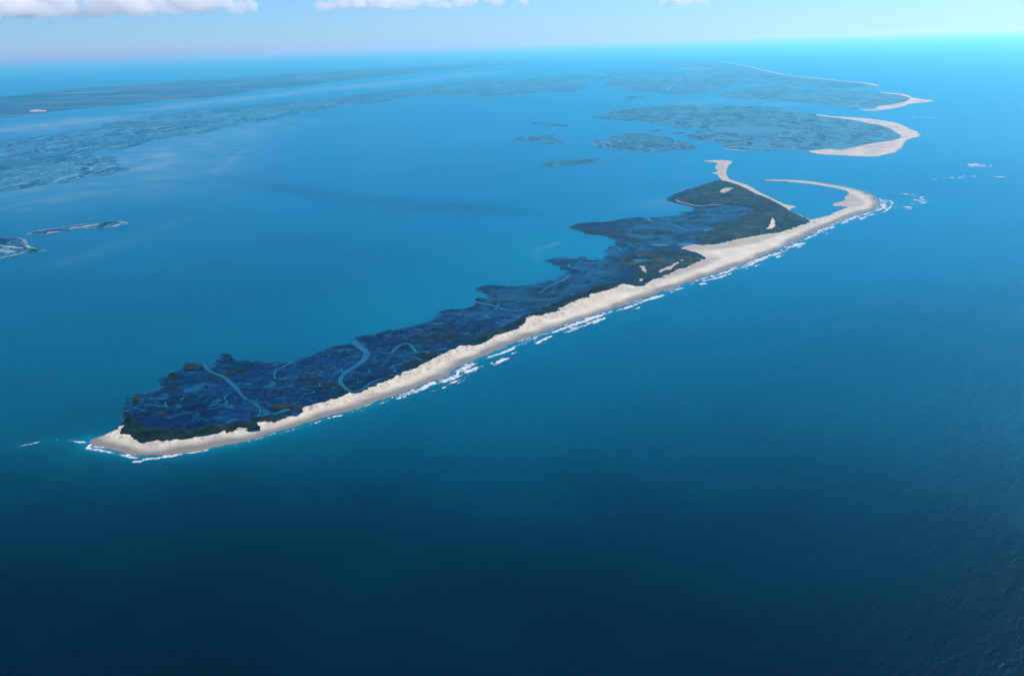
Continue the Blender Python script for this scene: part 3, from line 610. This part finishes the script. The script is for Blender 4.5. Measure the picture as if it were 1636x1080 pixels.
painted_tone = painted_tone * (1 - 0.18 * np.clip(bay / 1500, 0, 1) * np.clip(1.6 - sy / 9000, 0, 1))
sh = np.maximum(sh, 0.04 + 0.08 * np.clip(bay / 500 + 0.3, 0, 1))
for pts, wd, amt in [("P 200,640 350,560 560,530 700,480 860,420 900,380", 500, 0.15), ("P 700,470 800,430 880,400 960,390", 420, 0.20), ("P 880,360 1000,320 1080,290 1130,270", 900, 0.20), ("P 0,300 200,260 350,215", 900, 0.30), ("P 0,330 150,300 300,260 400,220", 700, 0.22),
                     ("P 1200,300 1250,330 1300,330", 300, 0.15), ("P 820,220 1000,200 1160,250", 2000, 0.12)]:
    d = line_dist(sx, sy, T(pts)); sh = sh + amt * np.exp(-(d / wd) ** 2) * (0.8 + 0.5 * nz2)
# sandy bottom close off the ocean beach
do = line_dist(sx, sy, ocean_line)
sh = sh + 0.45 * np.exp(-(do / 34.0) ** 2) + 0.12 * np.exp(-(do / 130.0) ** 2) + 0.05 * np.exp(-(do / 600.0) ** 2)
for pts, wd, amt in [("P 30,712 90,703 130,705 180,712", 30, 0.14), ("P 120,730 180,712", 60, 0.06), ("P 1240,325 1290,340", 90, .15), ("P 1420,325 1470,320", 120, 0.3)]:
    sh = sh + amt * np.exp(-(line_dist(sx, sy, T(pts)) / wd) ** 2)
for pts, wd, amt in [("L 960,790 1060,850 1130,870 1230,800 1350,745", 170, 0.40), ("L 1060,880 1200,870 1280,820 1400,740", 120, 0.30), ("L 1500,700 1600,670 1700,640", 250, 0.32), ("L 1300,850 1500,770 1800,650", 120, 0.2), ("M 0,270 300,215 500,190 800,130", 60, 0.22),
                     ("M 200,280 500,220 750,170 900,110", 40, 0.16), ("L 0,1090 300,1030 600,990 900,935 1100,890", 120, 0.25), ("K 415,1005 520,950 600,870 700,810", 45, 0.22), ("K 415,1005 440,1030", 40, 0.2), ("M 60,40 400,0", 50, .2), ("M 550,720 900,600 1200,480 1600,340", 40, 0.05),
                     ("L 0,560 400,520 800,470", 900, 0.35), ("K 0,480 300,440 700,400 1200,340", 700, 0.30), ("L 900,1000 1300,800 1700,640 K 400,720 900,600", 900, 0.16), ("J 0,430 500,380 1000,330 1300,290", 1200, 0.25), ("D 0,410 60,385 110,372 160,350", 22, .09), ("D 0,410 -20,450 0,480", 22, .08), ("D 900,40 1000,20", 80, .10), ("G 900,435 1200,420 1600,445", 300, 0.15)]:
    d = line_dist(sx, sy, T(pts))
    if wd >= 40 and wd < 700: wd *= 2.3; amt *= 0.72
    si = np.maximum(si, 1.4 * amt * np.exp(-(d / wd) ** 2) * np.clip(0.75 + 0.6 * nz, 0, 1.3))
# darker band across the middle of the bay, then a dark eelgrass bed
dark_band = sdf(sx, sy, T("P 335,279 400,285 520,303 640,316 780,326 900,345 760,348 620,334 490,318 390,297")) + 60 * nz
sh = sh * (1 - 0.6 * soft(dark_band, 200)); painted_tone = painted_tone * (1 - 0.28 * soft(dark_band, 260))
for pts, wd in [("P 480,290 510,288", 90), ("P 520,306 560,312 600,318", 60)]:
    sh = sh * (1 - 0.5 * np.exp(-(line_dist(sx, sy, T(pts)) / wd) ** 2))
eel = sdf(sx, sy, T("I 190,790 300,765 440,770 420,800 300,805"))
sh = sh * (1 - 0.7 * soft(eel, 60)); painted_tone = painted_tone * (1 - 0.3 * soft(eel, 60))
SH = np.full(XX.shape, 0.05); SI = np.zeros(XX.shape); TONE = np.interp(YY, [1100, 1700, 2500, 4600, 8000], [0.0, 0.12, 0.42, 0.85, 1.0]); TONE[front] = np.clip(painted_tone, 0, 1)
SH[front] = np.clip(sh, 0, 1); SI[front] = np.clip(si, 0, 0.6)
ny, nx = XX.shape; idx = np.arange(nx * ny).reshape(ny, nx)
Q4 = np.stack([idx[:-1, :-1], idx[:-1, 1:], idx[1:, 1:], idx[1:, :-1]], -1).reshape(-1, 4)
me = raw_mesh('sea', np.stack([XX.ravel(), YY.ravel(), 0 * XX.ravel()], 1), np.zeros((0, 3), int), Q4)
if me.polygons[0].normal.z < 0: me.flip_normals()
for nm, v in (('shallow', SH), ('silt', SI), ('painted_tone', TONE)):
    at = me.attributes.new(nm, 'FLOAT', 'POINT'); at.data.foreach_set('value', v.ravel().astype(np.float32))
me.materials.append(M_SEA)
tag(link('sea', me), kind='structure')

# ------------------------------------------------------------------ clouds
import bmesh
def cloud(label, px0, px1, py_base, dist, puffs, seed, depth=2500):
    """a bank of cumulus with a flat base, its ends under picture columns px0..px1"""
    rnd = random.Random(seed); bm = bmesh.new()
    def dirp(px, py):
        d = _f + (px - PW / 2) / FPX * _r + (PH / 2 - py) / FPX * _u; return d / math.hypot(d[0], d[1])
    a, b = dirp(px0, py_base[0]), dirp(px1, py_base[1])
    A0 = np.array([a[0] * dist, a[1] * dist, CAM_H + a[2] * dist]); B0 = np.array([b[0] * dist, b[1] * dist, CAM_H + b[2] * dist])
    c = (A0 + B0) / 2
    away = np.array([c[0], c[1], 0]) / math.hypot(c[0], c[1])
    for t, r, dz in puffs:
        p = A0 * (1 - t) + B0 * t - c + away * rnd.uniform(-0.3, 0.5) * depth
        for k in range(7):
            rr = r * rnd.uniform(0.35, 0.8)
            q = p + np.array([rnd.uniform(-r, r) * 0.9, rnd.uniform(-r, r), rnd.uniform(0.1, 0.9) * r * dz])
            ret = bmesh.ops.create_icosphere(bm, subdivisions=3, radius=rr, matrix=Matrix.Translation(q) @ Matrix.Diagonal((1.25, 1.25, 0.8, 1)))
    for v in bm.verts:
        if v.co.z < 0: v.co.z *= 0.18
    me = bpy.data.meshes.new('cumulus_cloud'); bm.to_mesh(me); bm.free(); me.materials.append(M_CLOUD)
    o = link('cumulus_cloud', me); o.location = tuple(c)
    m = o.modifiers.new('remesh', 'REMESH'); m.mode = 'VOXEL'; m.voxel_size = 45
    tx = bpy.data.textures.new('puff', 'CLOUDS'); tx.noise_scale = 380; tx.noise_depth = 6
    dsp = o.modifiers.new('displace', 'DISPLACE'); dsp.texture = tx; dsp.strength = 420; dsp.mid_level = 0.5; dsp.texture_coords = 'LOCAL'
    tag(o, label, 'cloud', 'cumulus clouds along the top edge')
cloud('long cumulus bank with white towers over a blue-grey base in the top left corner', -60, 400, (33, 12), 30000, [(0.0, 700, 1), (0.1, 650, 1), (0.2, 750, 1.2), (0.3, 600, 1), (0.4, 620, 1), (0.5, 600, 1), (0.6, 520, 1), (0.68, 480, 1), (0.76, 520, 1.0), (0.85, 420, 1), (0.93, 330, 1), (0.99, 200, 0.7)], 4)
cloud('shorter cumulus bank peeking in at the top, left of centre', 520, 840, (15, 5), 31000, [(0.0, 260, 0.8), (0.12, 420, 1), (0.25, 480, 1), (0.4, 440, 1), (0.55, 330, 1), (0.7, 340, 1), (0.85, 240, 0.8), (0.97, 170, 0.6)], 9)
cloud('small cumulus puff alone at the top, right of centre', 1058, 1120, (10, 5), 32000, [(0.1, 220, 1), (0.5, 330, 1), (0.9, 220, 1)], 15)

# unseen thin cloud added above the frame, shaped to shade the nearest sea
cb = 2500.0; sl = cb / math.tan(_el); cdx, cdy = math.sin(_az) * sl, math.cos(_az) * sl
gx, gy = np.meshgrid(np.linspace(-7000, 7000, 141), np.linspace(-4000, 2300, 127))
sst = lambda v: np.clip(v, 0, 1) ** 2 * (3 - 2 * np.clip(v, 0, 1))
th = 560 * sst((2150 + 0.05 * gx - gy + 160 * fbm(gx, gy, 900, 91, 3)) / 1250) * sst((gy + 4000) / 900) * sst((7000 - np.abs(gx)) / 1500) * (1 - 0.35 * sst((gx - 300) / 900))
th = th * (1 + 0.18 * fbm(gx, gy, 500, 92, 3))
ny, nx = gx.shape; idx = np.arange(ny * nx).reshape(ny, nx); q = np.stack([idx[:-1, :-1], idx[:-1, 1:], idx[1:, 1:], idx[1:, :-1]], -1).reshape(-1, 4)
keep = th.ravel()[q].max(1) > 0.01; q = q[keep]; n0 = ny * nx
co = np.concatenate([np.stack([gx.ravel() + cdx, gy.ravel() + cdy, cb - 0.3 * th.ravel() - 0.5], 1), np.stack([gx.ravel() + cdx, gy.ravel() + cdy, cb + 0.7 * th.ravel() + 0.5], 1)])
e = np.concatenate([q[:, [0, 1]], q[:, [1, 2]], q[:, [2, 3]], q[:, [3, 0]]]); ek = np.sort(e, 1); ek = ek[:, 0] * n0 + ek[:, 1]
u, inv, cnt = np.unique(ek, return_inverse=True, return_counts=True); be = e[cnt[inv] == 1]
side = np.stack([be[:, 0], be[:, 1], be[:, 1] + n0, be[:, 0] + n0], 1)
used = np.unique(q); keepv = np.zeros(2 * n0, bool); keepv[used] = True; keepv[used + n0] = True; rm = np.cumsum(keepv) - 1
me = raw_mesh('added_shade_cloud', co[keepv], np.zeros((0, 3), int), rm[np.concatenate([q[:, ::-1], q + n0, side])])
me.materials.append(M_CLOUD)
tag(link('added_shade_cloud', me), kind='stuff')

# ------------------------------------------------------------------ haze
bm = bmesh.new(); bmesh.ops.create_cube(bm, size=1.0)
HX = 640000.0
for v in bm.verts:
    v.co.x *= 2 * HX; v.co.y *= 2 * HX; v.co.z = 1250.0 if v.co.z > 0 else -1.0
me = bpy.data.meshes.new('haze'); bm.to_mesh(me); bm.free()
m = bpy.data.materials.new('sea_haze'); m.use_nodes = True; t = m.node_tree; t.nodes.clear()
oo = t.nodes.new('ShaderNodeOutputMaterial'); v = t.nodes.new('ShaderNodeVolumePrincipled')
v.inputs['Color'].default_value = HAZE_COLOR; v.inputs['Density'].default_value = HAZE_DENSITY; v.inputs['Anisotropy'].default_value = HAZE_G
v.inputs['Absorption Color'].default_value = (0.87, 0.45, 0.85, 1)
t.links.new(v.outputs[0], oo.inputs['Volume']); me.materials.append(m)
tag(link('haze', me), kind='stuff')
